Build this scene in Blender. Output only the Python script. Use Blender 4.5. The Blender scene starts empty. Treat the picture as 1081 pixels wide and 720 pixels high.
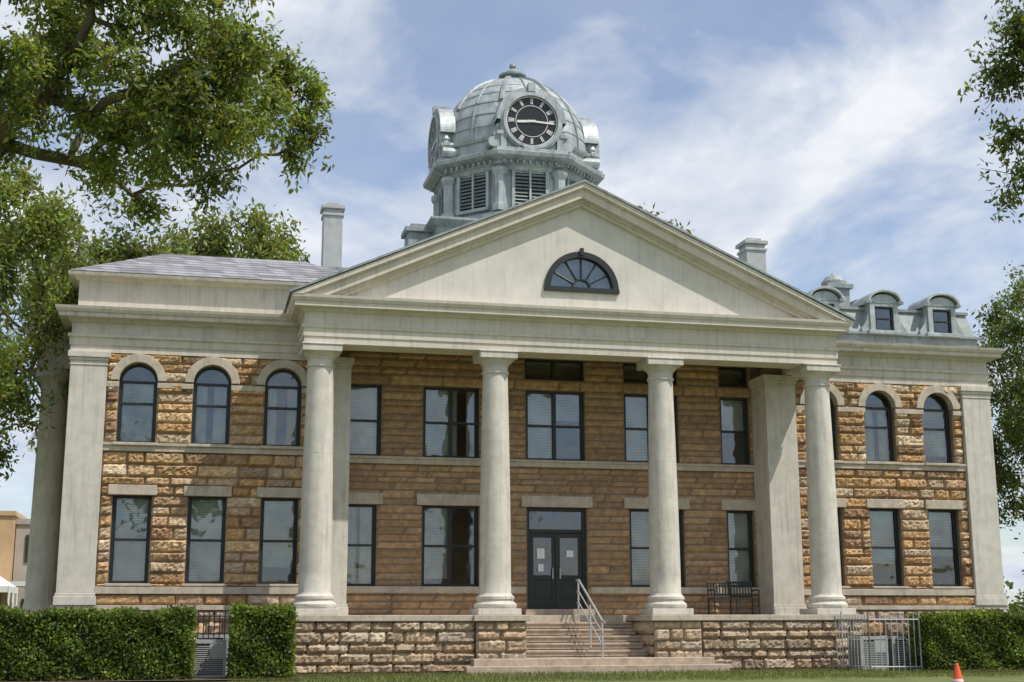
import bpy, math, random
import numpy as np
from mathutils import Vector, Matrix
R=random.Random(7); NR=np.random.default_rng(7)
sc=bpy.context.scene
sc.view_settings.view_transform='Standard'; sc.view_settings.look='None'; sc.view_settings.exposure=0
COL=bpy.context.collection
# ------------------------------------------------------------------ materials
def mat(name):
    m=bpy.data.materials.new(name); m.use_nodes=True
    nt=m.node_tree; nt.nodes.clear()
    out=nt.nodes.new('ShaderNodeOutputMaterial')
    return m,nt,out
def N(nt,t,**k):
    n=nt.nodes.new(t)
    for a,b in k.items():
        if a in n.inputs.keys(): n.inputs[a].default_value=b
        else: setattr(n,a,b)
    return n
def L(nt,a,b): nt.links.new(a,b)
def surf(name,col,rough=.8,var=.15,scale=3,bump=.2,bscale=30,metal=0,attr=False,streak=0,spec=.5,bdist=.01,patch=None):
    m,nt,out=mat(name)
    p=N(nt,'ShaderNodeBsdfPrincipled'); p.inputs['Roughness'].default_value=rough; p.inputs['Metallic'].default_value=metal
    p.inputs['Specular IOR Level'].default_value=spec
    L(nt,p.outputs[0],out.inputs[0])
    tc=N(nt,'ShaderNodeTexCoord')
    n1=N(nt,'ShaderNodeTexNoise',Scale=scale,Detail=4.0,Roughness=.65); L(nt,tc.outputs['Object'],n1.inputs['Vector'])
    r=N(nt,'ShaderNodeMapRange'); r.inputs[1].default_value=.3; r.inputs[2].default_value=.7; r.inputs[3].default_value=1-var; r.inputs[4].default_value=1+var
    L(nt,n1.outputs['Fac'],r.inputs[0])
    mul=N(nt,'ShaderNodeVectorMath',operation='SCALE')
    if attr:
        a=N(nt,'ShaderNodeAttribute'); a.attribute_name='Col'; L(nt,a.outputs['Color'],mul.inputs[0])
    else: mul.inputs[0].default_value=col[:3]
    L(nt,r.outputs[0],mul.inputs['Scale'])
    last=mul.outputs[0]
    if patch:
        n4=N(nt,'ShaderNodeTexNoise',Scale=1.3,Detail=4.0,Roughness=.7); L(nt,tc.outputs['Object'],n4.inputs['Vector'])
        r4=N(nt,'ShaderNodeMapRange'); r4.inputs[1].default_value=.48; r4.inputs[2].default_value=.68; r4.inputs[3].default_value=0; r4.inputs[4].default_value=.6
        L(nt,n4.outputs['Fac'],r4.inputs[0])
        mxp=N(nt,'ShaderNodeMix',data_type='RGBA'); L(nt,r4.outputs[0],mxp.inputs[0]); L(nt,last,mxp.inputs[6]); mxp.inputs[7].default_value=(*patch,1); last=mxp.outputs[2]
    if streak>0:
        mp=N(nt,'ShaderNodeMapping'); mp.inputs['Scale'].default_value=(5,5,.35); L(nt,tc.outputs['Object'],mp.inputs[0])
        n2=N(nt,'ShaderNodeTexNoise',Scale=1.5,Detail=4.0,Roughness=.7); L(nt,mp.outputs[0],n2.inputs['Vector'])
        r2=N(nt,'ShaderNodeMapRange'); r2.inputs[1].default_value=.5; r2.inputs[2].default_value=.75; r2.inputs[3].default_value=1; r2.inputs[4].default_value=1-streak
        L(nt,n2.outputs['Fac'],r2.inputs[0])
        m2=N(nt,'ShaderNodeVectorMath',operation='SCALE'); L(nt,last,m2.inputs[0]); L(nt,r2.outputs[0],m2.inputs['Scale']); last=m2.outputs[0]
    L(nt,last,p.inputs['Base Color'])
    if bump>0:
        n3=N(nt,'ShaderNodeTexNoise',Scale=bscale,Detail=3.0,Roughness=.6); L(nt,tc.outputs['Object'],n3.inputs['Vector'])
        b=N(nt,'ShaderNodeBump',Strength=bump,Distance=bdist); L(nt,n3.outputs['Fac'],b.inputs['Height']); L(nt,b.outputs[0],p.inputs['Normal'])
    return m
M={}
M['stone']=surf('sandstone_blocks',(0.4,.25,.12),.9,.32,6,.7,22,attr=True,bdist=.025,spec=.2,patch=(.33,.25,.165))
M['mortar']=surf('mortar',(0.20,.15,.10),.95,.2,bump=0)
M['trim']=surf('painted_limestone',(0.56,.515,.43),.75,.10,2,0,40,streak=.32,spec=.3)
M['trim2']=surf('portico_cream_paint',(0.60,.55,.46),.7,.08,1.5,0,30,streak=.24,spec=.3)
M['column']=surf('column_limestone',(0.57,.535,.46),.75,.12,3,.25,35,streak=.30,spec=.3)
M['lintel']=surf('pale_limestone',(0.47,.41,.32),.85,.18,4,.3,30,spec=.25,streak=.25)
M['stucco']=surf('tympanum_stucco',(0.62,.59,.52),.85,.10,1.2,.15,25,streak=.18,spec=.2)
M['frame']=surf('dark_green_frame',(0.016,.020,.018),.45,.2,5,0)
M['dark']=surf('dark_interior',(0.03,.028,.025),.9,.3,1,0)
M['silver']=surf('silver_painted_metal',(0.39,.425,.42),.5,.28,2.5,.1,14,metal=.3,streak=.45)
M['silverd']=surf('weathered_silver_metal',(0.27,.30,.295),.55,.25,3,.1,20,metal=.2,streak=.4)
M['step']=surf('step_stone',(0.43,.34,.26),.9,.25,4,.4,20,spec=.2,streak=.2)
M['bark']=surf('tree_bark',(0.13,.105,.08),.95,.35,6,.6,14,spec=.1)
M['white']=surf('white_paint',(0.72,.72,.69),.5,.05,3,0)
M['curtain']=surf('window_curtain',(0.62,.60,.52),.9,.2,2,0)
M['rail']=surf('galvanised_rail',(0.50,.51,.50),.4,.1,6,0,metal=.4)
M['black']=surf('black_iron',(0.015,.015,.016),.4,.2,5,0)
M['acgrey']=surf('ac_casing',(0.40,.41,.40),.5,.12,3,0,streak=.2)
M['clock']=surf('clock_black_dial',(0.012,.012,.013),.35,.1,3,0)
M['orange']=surf('cone_orange',(0.75,.10,.03),.5,.08,6,0)
M['brickfar']=surf('tan_brick',(0.50,.34,.18),.9,.15,1,0)
M['greyfar']=surf('grey_stucco',(0.40,.36,.32),.9,.12,.6,0)
M['paper']=surf('paper_notice',(0.75,.75,.72),.8,.04,8,0)
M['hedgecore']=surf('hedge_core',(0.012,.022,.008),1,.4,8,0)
M['mulch']=surf('mulch_bed',(0.10,.07,.045),1,.4,6,.8,18)
def shingles():
    m,nt,out=mat('grey_roof_shingles'); p=N(nt,'ShaderNodeBsdfPrincipled',Roughness=.85)
    p.inputs['Specular IOR Level'].default_value=.25
    tc=N(nt,'ShaderNodeTexCoord')
    cx=N(nt,'ShaderNodeSeparateXYZ'); L(nt,tc.outputs['Object'],cx.inputs[0])
    ad=N(nt,'ShaderNodeMath',operation='ADD'); L(nt,cx.outputs[0],ad.inputs[0]); L(nt,cx.outputs[1],ad.inputs[1])
    cb=N(nt,'ShaderNodeCombineXYZ'); L(nt,ad.outputs[0],cb.inputs[0]); L(nt,cx.outputs[2],cb.inputs[1])
    br=N(nt,'ShaderNodeTexBrick',Scale=1.0); L(nt,cb.outputs[0],br.inputs['Vector'])
    br.inputs['Brick Width'].default_value=.45; br.inputs['Row Height'].default_value=.13; br.inputs['Mortar Size'].default_value=.012
    br.inputs['Color1'].default_value=(.17,.17,.18,1); br.inputs['Color2'].default_value=(.33,.33,.35,1); br.inputs['Mortar'].default_value=(.07,.07,.07,1)
    L(nt,br.outputs['Color'],p.inputs['Base Color']); L(nt,p.outputs[0],out.inputs[0])
    b=N(nt,'ShaderNodeBump',Strength=.5,Distance=.02); b.invert=True; L(nt,br.outputs['Fac'],b.inputs['Height']); L(nt,b.outputs[0],p.inputs['Normal'])
    return m
M['shingle']=shingles()
def glass():
    m,nt,out=mat('window_glass')
    t=N(nt,'ShaderNodeBsdfTransparent'); t.inputs[0].default_value=(.82,.86,.84,1)
    g=N(nt,'ShaderNodeBsdfGlossy',Roughness=.03); g.inputs[0].default_value=(.9,.95,1,1)
    tc=N(nt,'ShaderNodeTexCoord'); n=N(nt,'ShaderNodeTexNoise',Scale=1.3,Detail=2.0); L(nt,tc.outputs['Object'],n.inputs['Vector'])
    b=N(nt,'ShaderNodeBump',Strength=.45,Distance=.06); L(nt,n.outputs['Fac'],b.inputs['Height']); L(nt,b.outputs[0],g.inputs['Normal'])
    f=N(nt,'ShaderNodeFresnel',IOR=1.75); mx=N(nt,'ShaderNodeMixShader')
    ad=N(nt,'ShaderNodeMath',operation='ADD'); ad.inputs[1].default_value=.07; L(nt,f.outputs[0],ad.inputs[0])
    L(nt,ad.outputs[0],mx.inputs[0]); L(nt,t.outputs[0],mx.inputs[1]); L(nt,g.outputs[0],mx.inputs[2]); L(nt,mx.outputs[0],out.inputs[0])
    return m
M['glass']=glass()
def blind():
    m,nt,out=mat('venetian_blind'); p=N(nt,'ShaderNodeBsdfPrincipled',Roughness=.7)
    tc=N(nt,'ShaderNodeTexCoord'); w=N(nt,'ShaderNodeTexWave',Scale=7.0,Distortion=.4); w.bands_direction='Z'; L(nt,tc.outputs['Object'],w.inputs['Vector'])
    n=N(nt,'ShaderNodeTexNoise',Scale=1.1,Detail=2.0); L(nt,tc.outputs['Object'],n.inputs['Vector'])
    r=N(nt,'ShaderNodeValToRGB'); r.color_ramp.elements[0].position=.35; r.color_ramp.elements[0].color=(.16,.17,.14,1); r.color_ramp.elements[1].color=(.80,.79,.70,1); r.color_ramp.elements[1].position=.85
    mm=N(nt,'ShaderNodeMath',operation='MULTIPLY_ADD'); mm.inputs[1].default_value=.3
    L(nt,w.outputs['Fac'],mm.inputs[0]); L(nt,n.outputs['Fac'],mm.inputs[2]); L(nt,mm.outputs[0],r.inputs[0])
    L(nt,r.outputs[0],p.inputs['Base Color']); L(nt,p.outputs[0],out.inputs[0]); return m
M['blind']=blind()
def leafmat(name,tr=.4):
    m,nt,out=mat(name)
    a=N(nt,'ShaderNodeAttribute'); a.attribute_name='Col'
    d=N(nt,'ShaderNodeBsdfPrincipled',Roughness=.5); d.inputs['Specular IOR Level'].default_value=.4
    t=N(nt,'ShaderNodeBsdfTranslucent'); mx=N(nt,'ShaderNodeMixShader'); mx.inputs[0].default_value=tr
    mc=N(nt,'ShaderNodeMix',data_type='RGBA',blend_type='MULTIPLY'); mc.inputs[0].default_value=1; mc.inputs[7].default_value=(2.2,2.1,.9,1)
    L(nt,a.outputs['Color'],mc.inputs[6])
    L(nt,a.outputs['Color'],d.inputs['Base Color']); L(nt,mc.outputs[2],t.inputs[0])
    L(nt,d.outputs[0],mx.inputs[1]); L(nt,t.outputs[0],mx.inputs[2]); L(nt,mx.outputs[0],out.inputs[0]); return m
M['leaf']=leafmat('foliage_leaves')
def grassmat():
    m,nt,out=mat('lawn_grass'); p=N(nt,'ShaderNodeBsdfPrincipled',Roughness=.9); p.inputs['Specular IOR Level'].default_value=.15
    tc=N(nt,'ShaderNodeTexCoord'); n=N(nt,'ShaderNodeTexNoise',Scale=.8,Detail=6.0,Roughness=.7); L(nt,tc.outputs['Object'],n.inputs['Vector'])
    r=N(nt,'ShaderNodeValToRGB'); e=r.color_ramp.elements; e[0].position=.3; e[0].color=(.09,.12,.04,1); e[1].position=.7; e[1].color=(.18,.19,.075,1)
    L(nt,n.outputs['Fac'],r.inputs[0]); L(nt,r.outputs[0],p.inputs['Base Color'])
    L(nt,p.outputs[0],out.inputs[0]); return m
M['grass']=grassmat()
# ------------------------------------------------------------------ mesh helper
def empty(name,loc=(0,0,0)):
    o=bpy.data.objects.new(name,None); COL.objects.link(o); return o
def mkobj(name,verts,faces,m,parent=None,smooth=False,colors=None,auto=None):
    me=bpy.data.meshes.new(name); 
    if isinstance(verts,np.ndarray): verts=verts.tolist()
    if isinstance(faces,np.ndarray): faces=faces.tolist()
    me.from_pydata(verts,[],faces)
    if colors is not None:
        ca=me.color_attributes.new('Col','FLOAT_COLOR','POINT')
        c=np.ones((len(verts),4),np.float32); c[:,:3]=np.asarray(colors); ca.data.foreach_set('color',c.ravel())
    me.materials.append(M[m] if isinstance(m,str) else m)
    if smooth:
        me.polygons.foreach_set('use_smooth',[True]*len(me.polygons))
    me.update()
    o=bpy.data.objects.new(name,me); COL.objects.link(o)
    if parent: o.parent=parent
    return o
class P:
    def __init__(s): s.v=[]; s.f=[]
    def box(s,x0,x1,y0,y1,z0,z1):
        i=len(s.v); s.v+=[(x0,y0,z0),(x1,y0,z0),(x1,y1,z0),(x0,y1,z0),(x0,y0,z1),(x1,y0,z1),(x1,y1,z1),(x0,y1,z1)]
        s.f+=[tuple(i+k for k in q) for q in [(0,3,2,1),(4,5,6,7),(0,1,5,4),(1,2,6,5),(2,3,7,6),(3,0,4,7)]]; return s
    def prism(s,poly,y0,y1):
        i=len(s.v); n=len(poly)
        s.v+=[(x,y0,z) for x,z in poly]+[(x,y1,z) for x,z in poly]
        s.f.append(tuple(i+k for k in range(n))); s.f.append(tuple(i+n+k for k in reversed(range(n))))
        for k in range(n):
            a,b=k,(k+1)%n; s.f.append((i+b,i+a,i+n+a,i+n+b))
        return s
    def ring(s,cx,cz,r0,r1,y0,y1,a0=0,a1=math.pi,n=20):
        i=len(s.v)
        for k in range(n+1):
            a=a0+(a1-a0)*k/n; c,q=math.cos(a),math.sin(a)
            for r in (r0,r1):
                for y in (y0,y1): s.v.append((cx+r*c,y,cz+r*q))
        for k in range(n):
            a=i+4*k; b=a+4
            s.f+=[(a,a+2,b+2,b),(a+1,b+1,b+3,a+3),(a,b,b+1,a+1),(a+2,a+3,b+3,b+2)]
        s.f+=[(i,i+1,i+3,i+2),(i+4*n,i+4*n+2,i+4*n+3,i+4*n+1)]
        return s
    def lathe(s,prof,cx,cy,n=32,rot=0,cap=True):
        i=len(s.v)
        for r,z in prof:
            for k in range(n):
                a=rot+2*math.pi*k/n; s.v.append((cx+r*math.cos(a),cy+r*math.sin(a),z))
        for j in range(len(prof)-1):
            for k in range(n):
                a=i+j*n+k; b=i+j*n+(k+1)%n; s.f.append((a,b,b+n,a+n))
        if cap:
            s.f.append(tuple(i+k for k in reversed(range(n)))); t=i+(len(prof)-1)*n; s.f.append(tuple(t+k for k in range(n)))
        return s
    def sweep(s,prof,x0,x1,y0,y1,cap=True):
        i=len(s.v)
        for o,z in prof: s.v+=[(x0-o,y0-o,z),(x1+o,y0-o,z),(x1+o,y1+o,z),(x0-o,y1+o,z)]
        for j in range(len(prof)-1):
            for k in range(4):
                a=i+4*j+k; b=i+4*j+(k+1)%4; s.f.append((a,b,b+4,a+4))
        if cap: s.f.append((i+3,i+2,i+1,i)); t=i+4*(len(prof)-1); s.f.append((t,t+1,t+2,t+3))
        return s
    def tube(s,pts,rs,n=8):
        i=len(s.v); pts=[Vector(p) for p in pts]
        for k,p in enumerate(pts):
            d=(pts[min(k+1,len(pts)-1)]-pts[max(k-1,0)]).normalized()
            u=d.cross(Vector((0,0,1)) if abs(d.z)<.9 else Vector((1,0,0))).normalized(); w=d.cross(u)
            r=rs[k] if hasattr(rs,'__len__') else rs
            for j in range(n):
                a=2*math.pi*j/n; q=p+u*(r*math.cos(a))+w*(r*math.sin(a)); s.v.append(tuple(q))
        for k in range(len(pts)-1):
            for j in range(n):
                a=i+k*n+j; b=i+k*n+(j+1)%n; s.f.append((a,b,b+n,a+n))
        s.f.append(tuple(i+j for j in reversed(range(n)))); t=i+(len(pts)-1)*n; s.f.append(tuple(t+j for j in range(n)))
        return s
    def done(s,name,m,parent=None,bevel=0,smooth=False,autosmooth=False):
        o=mkobj(name,s.v,s.f,m,parent,smooth)
        if bevel>0:
            b=o.modifiers.new('bevel','BEVEL'); b.width=bevel; b.segments=2; b.limit_method='ANGLE'; b.angle_limit=math.radians(40)
        return o
def smooth_by_angle(o,ang=35):
    me=o.data
    me.polygons.foreach_set('use_smooth',[True]*len(me.polygons))
    try: me.set_sharp_from_angle(angle=math.radians(ang))
    except Exception: pass
# ------------------------------------------------------------------ rock-faced blocks
PAL=[(.52,.325,.16),(.47,.28,.13),(.55,.38,.21),(.41,.24,.115),(.53,.39,.25),(.49,.32,.18),(.58,.45,.31),(.31,.19,.11),(.43,.31,.20),(.48,.30,.145)]
PALB=[(.44,.34,.235),(.38,.28,.185),(.47,.38,.28),(.32,.24,.16),(.42,.31,.20)]
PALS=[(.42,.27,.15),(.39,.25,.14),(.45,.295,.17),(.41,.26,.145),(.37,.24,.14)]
def hw_at(op,z):
    xa,xb,za,zb,arch=op
    cx=(xa+xb)/2; r=(xb-xa)/2
    if not arch: return (xa,xb)
    zs=zb-r
    if z<=zs: return (xa,xb)
    d=r*r-(z-zs)**2
    if d<=0: return None
    h=math.sqrt(d)+.02; return (cx-h,cx+h)
def stone_wall(name,parent,x0,x1,z0,z1,y,ops,ch,lr,relief,cell,pal,seed,rough=1.0,side=None):
    rg=random.Random(seed); V=[];F=[];C=[]
    brk={z0,z1}
    for o in ops:
        for z in (o[2],(o[3]-(o[1]-o[0])/2) if o[4] else o[3]):
            if z0<z<z1: brk.add(z)
    brk=sorted(brk); zs=[]
    for a,b in zip(brk,brk[1:]):
        n=max(1,round((b-a)/ch)); ws=[rg.uniform(.8,1.25) for _ in range(n)]; tot=sum(ws); acc=a
        for w_ in ws: zs.append(acc); acc+=(b-a)*w_/tot
    zs.append(z1)
    for a,b in zip(zs,zs[1:]):
        ints=[(x0,x1)]
        for o in ops:
            if b>o[2]+.005 and a<o[3]-.005:
                h=hw_at(o,a)
                if h is None: continue
                nn=[]
                for (p,q) in ints:
                    if h[1]<=p or h[0]>=q: nn.append((p,q)); continue
                    if h[0]>p+.03: nn.append((p,h[0]))
                    if h[1]<q-.03: nn.append((h[1],q))
                ints=nn
        for p,q in ints:
            x=p
            while x<q-1e-4:
                w=rg.uniform(*lr)
                if q-(x+w)<lr[0]*.7: w=q-x
                xb=min(q,x+w)
                g=.005; bx0,bx1,bz0,bz1=x+g,xb-g,a+g,b-g
                if bx1-bx0>.02:
                    nx=max(2,int((bx1-bx0)/cell)); nz=max(2,int((bz1-bz0)/cell))
                    base=len(V); col=np.array(rg.choice(pal))*rg.uniform(.78,1.15)
                    bulge=rg.uniform(.5,1.25)*relief; tx=rg.uniform(-.45,.45); tz=rg.uniform(-.45,.45)
                    for j in range(nz+1):
                        for i in range(nx+1):
                            u,v=i/nx,j/nz
                            e=min(1,min(u,1-u)*(bx1-bx0)/.05,1)*min(1,min(v,1-v)*(bz1-bz0)/.05)
                            if e<=0: hh=-.03; jx=jz=0
                            else:
                                hh=bulge*(e**.5)*(1+tx*(u-.5)*2+tz*(v-.5)*2)+rg.uniform(-1,1)*relief*.38*rough
                                jx=rg.uniform(-.22,.22)*cell; jz=rg.uniform(-.22,.22)*cell
                            xx=bx0+(bx1-bx0)*u+jx; zz=bz0+(bz1-bz0)*v+jz
                            if side is None: V.append((xx,y-hh,zz))
                            elif side=='L': V.append((y-hh,-xx,zz))
                            k=rg.uniform(.92,1.08); C.append(col*k)
                    for j in range(nz):
                        for i in range(nx):
                            s0=base+j*(nx+1)+i; F.append((s0,s0+1,s0+nx+2,s0+nx+1))
                x=xb
    return mkobj(name,V,F,'stone',parent,False,np.array(C))
def backing(name,parent,x0,x1,z0,z1,y,th,ops,m='mortar'):
    xs=sorted({x0,x1}|{o[0] for o in ops}|{o[1] for o in ops}); p=P()
    for a,b in zip(xs,xs[1:]):
        zi=[(z0,z1)]
        for o in ops:
            if o[0]<=a+1e-6 and o[1]>=b-1e-6:
                nn=[]
                for (c,d) in zi:
                    if o[3]<=c or o[2]>=d: nn.append((c,d)); continue
                    if o[2]>c: nn.append((c,o[2]))
                    if o[3]<d: nn.append((o[3],d))
                zi=nn
        for c,d in zi: p.box(a,b,y,y+th,c,d)
    return p.done(name,m,parent)
CH=empty('courthouse')
Frame=P(); Glass=P(); Blind=P(); Curt=P(); RC=random.Random(99)
def window(cx,z0,z1,hw,y,arch=False,cols=1,bl=None,rail=True):
    fw=.06
    zs=z1-hw if arch else z1
    Frame.box(cx-hw,cx-hw+fw,y,y+.1,z0,zs); Frame.box(cx+hw-fw,cx+hw,y,y+.1,z0,zs)
    Frame.box(cx-hw+fw,cx+hw-fw,y,y+.1,z0,z0+fw+.01)
    if arch:
        Frame.ring(cx,zs,hw-fw,hw,y,y+.1)
        Glass.f.append(tuple(range(len(Glass.v),len(Glass.v)+17))); Glass.v+=[(cx+(hw-.02)*math.cos(math.pi*k/16),y+.075,zs+(hw-.02)*math.sin(math.pi*k/16)) for k in range(17)]
        Frame.box(cx-hw+fw,cx+hw-fw,y+.015,y+.09,zs-.03,zs+.03)
    else: Frame.box(cx-hw+fw,cx+hw-fw,y,y+.1,z1-fw,z1)
    i=len(Glass.v); Glass.v+=[(cx-hw,y+.07,z0),(cx+hw,y+.07,z0),(cx+hw,y+.07,zs),(cx-hw,y+.07,zs)]; Glass.f.append((i,i+1,i+2,i+3))
    cwid=(2*hw-2*fw)/cols
    for c in range(cols):
        a=cx-hw+fw+c*cwid; b=a+cwid
        if c>0: Frame.box(a-.05,a+.05,y-.01,y+.1,z0+fw,zs-fw)
        if rail:
            zm=(z0+z1)/2
            Frame.box(a,b,y+.02,y+.085,zm-.03,zm+.03)
            for (q0,q1,yy) in ((z0+fw,zm-.03,y+.04),(zm+.03,zs-(0 if arch else fw),y+.02)):
                Frame.box(a+.001,a+.035,yy,yy+.04,q0,q1); Frame.box(b-.035,b-.001,yy,yy+.04,q0,q1)
        t=bl if bl is not None else R.choice([1,.97,.8,.6,.45,.7])
        t=t if not isinstance(t,(list,tuple)) else t[c]
        if t>0 and RC.random()<.3:
            # gathered curtains at both sides of the pane
            for (u0,u1) in ((a+.01,a+cwid*RC.uniform(.3,.48)),(b-cwid*RC.uniform(.3,.48),b-.01)):
                n=10; k0=len(Curt.v)
                for k in range(n+1):
                    xx=u0+(u1-u0)*k/n; yy=y+.2+.025*math.sin(k*1.9)
                    Curt.v+=[(xx,yy,z0+.02),(xx,yy,zs-.03)]
                for k in range(n): q=k0+2*k; Curt.f.append((q,q+2,q+3,q+1))
        elif t>0:
            top=zs-.03; bot=top-(top-z0)*t
            j=len(Blind.v); yy=y+.15+R.uniform(0,.02); tl=R.uniform(-.012,.012); Blind.v+=[(a+.01,yy,bot-tl),(b-.01,yy,bot+tl),(b-.01,yy,top),(a+.01,yy,top)]; Blind.f.append((j,j+1,j+2,j+3))
# --------------------------------------------------------------- wings
WY=36.0; PY=36.9; HX=13.09; BY=48.4
wc=[7.70,9.54,11.41]
G0=-1.2
for sg,nm in ((-1,'west'),(1,'east')):
    ops=[]
    for c in wc:
        ops.append((sg*c-.48,sg*c+.48,1.0,3.21,False)); ops.append((sg*c-.48,sg*c+.48,4.55,6.64,True))
    xa,xb=(6.0,HX) if sg>0 else (-HX,-6.0)
    backing(nm+'_wing_wall',CH,xa,xb,G0-.3,7.2,WY+.02,.33,ops)
    sa,sb=(6.85,12.2) if sg>0 else (-12.2,-6.85)
    full=(6.0,HX) if sg>0 else (-HX,-6.0)
    stone_wall(nm+'_wing_lower_stone',CH,sa,sb,.92,4.33,WY,[o for o in ops if not o[4]],.27,(.35,1.1),.065,.05,PAL,11+sg)
    stone_wall(nm+'_wing_upper_stone',CH,sa,sb,4.5,6.88,WY,[o for o in ops if o[4]],.25,(.35,1.05),.065,.05,PAL,21+sg)
    stone_wall(nm+'_wing_foundation_stone',CH,*full,G0,.34,WY-.10,[],.34,(.4,1.1),.06,.07,PALB+PAL[:3],31+sg)
    t=P()
    t.box(full[0]-.12 if sg<0 else full[0],full[1]+.12 if sg>0 else full[1],WY-.16,WY+.0,.34,.46)
    t.box(sa,sb,WY-.12,WY+.01,.74,.92)
    t.box(sa,sb,WY-.075,WY+.01,4.33,4.47)
    t.box(sa,sb,WY-.11,WY+.01,4.47,4.545)
    edges=[sa]+sum([[sg*c-.48,sg*c+.48] for c in (wc if sg>0 else wc[::-1])],[])+[sb]
    t.done(nm+'_wing_bands','lintel',CH,.01)
    t=P()
    for k in range(0,len(edges),2): t.box(edges[k],edges[k+1],WY-.085,WY+.012,5.98,6.12)
    for c in wc:
        X=sg*c
        t.box(X-.60,X+.60,WY-.09,WY+.2,3.215,3.47)
        t.box(X-.56,X+.56,WY-.13,WY+.13,.93,.998)
        t.ring(X,6.16,.482,.70,WY-.10,WY+.3,n=22)
        t.box(X-.56,X+.56,WY-.15,WY+.12,4.475,4.552)
    t.done(nm+'_wing_lintels','lintel',CH,.012)
    backing(nm+'_wing_frieze_core',CH,xa,xb,6.4,6.88,WY+.021,.3,[(sg*c-.7,sg*c+.7,6.0,7,False) for c in wc])
    stone_wall(nm+'_wing_plinth_stone',CH,sa,sb,.46,.74,WY-.04,[],.28,(.5,1.2),.04,.06,PAL,41+sg)
    for i,c in enumerate(wc):
        window(sg*c,1.0,3.21,.48,WY+.16)
        window(sg*c,4.55,6.64,.478,WY+.16,arch=True,bl=R.choice([.95,.6,.85]))
t=P()
def pil(x0,x1,y0,y1,zb,zt):
    t.box(x0,x1,y0,y1,zb+.3,zt-.24)
    t.box(x0-.05,x1+.05,y0-.05,y1,zb,zb+.22); t.box(x0-.025,x1+.025,y0-.025,y1,zb+.22,zb+.3)
    t.box(x0-.02,x1+.02,y0-.02,y1,zt-.36,zt-.32)
    t.box(x0-.03,x1+.03,y0-.03,y1,zt-.24,zt-.16); t.box(x0-.07,x1+.07,y0-.07,y1,zt-.16,zt-.001)
for s in (-1,1):
    a,b=sorted((s*12.2,s*(HX+.02))); pil(a,b,35.86,36.9,.461,6.87)
    a,b=sorted((s*5.93,s*6.85)); pil(a,b,35.86,36.93,.2,6.97)
t.done('corner_pilasters','column',CH,.012)
t=P()
for s in (-1,1):
    a,b=sorted((s*HX,s*(HX-.35))); t.box(a,b,36.9,BY,G0-.3,7.2)
t.box(-HX+.36,HX-.36,BY-.35,BY,G0-.3,7.2)
t.done('side_and_rear_walls','lintel',CH)
stone_wall('west_side_stone',CH,-BY,-36.92,.5,6.85,-HX,[],.34,(.4,1),.05,.08,PAL,77,side='L')
t=P(); t.box(-HX+.5,HX-.5,38.6,BY-.5,G0,8.0); t.done('interior_partition','dark',CH)
t=P(); t.box(-HX+.36,HX-.36,37.3,BY-.4,3.75,3.95); t.box(-HX+.36,-6.1,36.36,37.3,3.75,3.95); t.box(6.1,HX-.36,36.36,37.3,3.75,3.95); t.done('upper_floor_slab','dark',CH)
t=P()
ENT=[(.05,6.87),(.05,7.05),(.08,7.05),(.08,7.24),(.13,7.26),(.13,7.33),(.04,7.36),(.04,7.62),(.10,7.66),(.14,7.72),(.36,7.74),(.36,7.84),(.40,7.86),(.44,7.93),(.46,8.0),(.1,8.04)]
t.sweep(ENT,-HX,-6.6,36.0,BY); t.sweep(ENT,6.6,HX,36.0,BY)
t.done('main_entablature','trim',CH)
# --------------------------------------------------------------- porch wall
pops=[(-5.93,-5.05,.98,3.16,False),(5.05,5.87,.98,3.16,False),(-3.80,-2.22,.98,3.16,False),(2.12,3.74,.98,3.16,False),(-.86,.86,.38,3.16,False),
 (-5.93,-4.97,4.47,6.46,False),(4.95,5.85,4.47,6.46,False),(-3.80,-2.22,4.47,6.46,False),(2.02,3.65,4.47,6.46,False),(-.88,.84,4.47,6.46,False),
 (-.90,.84,6.76,7.37,False),(2.02,3.65,6.76,7.37,False),(4.95,5.85,6.76,7.37,False)]
backing('porch_wall',CH,-6.3,6.3,.0,7.9,PY+.02,.33,pops)
po1=[o for o in pops if o[2]<3]; po2=[o for o in pops if o[2]>3]
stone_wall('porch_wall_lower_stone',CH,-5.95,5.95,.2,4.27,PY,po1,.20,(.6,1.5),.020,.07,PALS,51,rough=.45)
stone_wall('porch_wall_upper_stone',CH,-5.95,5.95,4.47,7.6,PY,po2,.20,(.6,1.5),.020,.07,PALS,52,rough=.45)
t=P(); 
t.box(-5.94,5.94,PY-.09,PY+.012,4.27,4.40); t.box(-5.94,5.94,PY-.12,PY+.012,4.40,4.468)
t.box(-5.94,-.93,PY-.10,PY+.012,.80,.975); t.box(.93,5.94,PY-.10,PY+.012,.80,.975)
t.done('porch_wall_bands','lintel',CH,.01)
t=P()
for o in po1: t.box(o[0]-.16,o[1]+.16,PY-.055,PY+.2,3.165,3.47)
t.done('porch_wall_lintels','lintel',CH,.012)
for o in pops:
    cx=(o[0]+o[1])/2; hw=(o[1]-o[0])/2
    if o[2]==.38: continue
    wide=hw>.6
    if o[2]>6.5: window(cx,o[2],o[3],hw,PY+.14,cols=2 if wide else 1,bl=0,rail=False)
    else: window(cx,o[2],o[3],hw,PY+.14,cols=2 if wide else 1,bl=R.choice([(.95,.45),(.9,.0),(.95,.4),(.55,.0)]) if wide else R.choice([.95,.5]))
t=P(); y=PY+.14
t.box(-.86,-.76,y,y+.14,.38,3.16); t.box(.76,.86,y,y+.14,.38,3.16); t.box(-.76,.76,y,y+.14,3.06,3.16); t.box(-.76,.76,y,y+.14,2.46,2.56)
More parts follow.
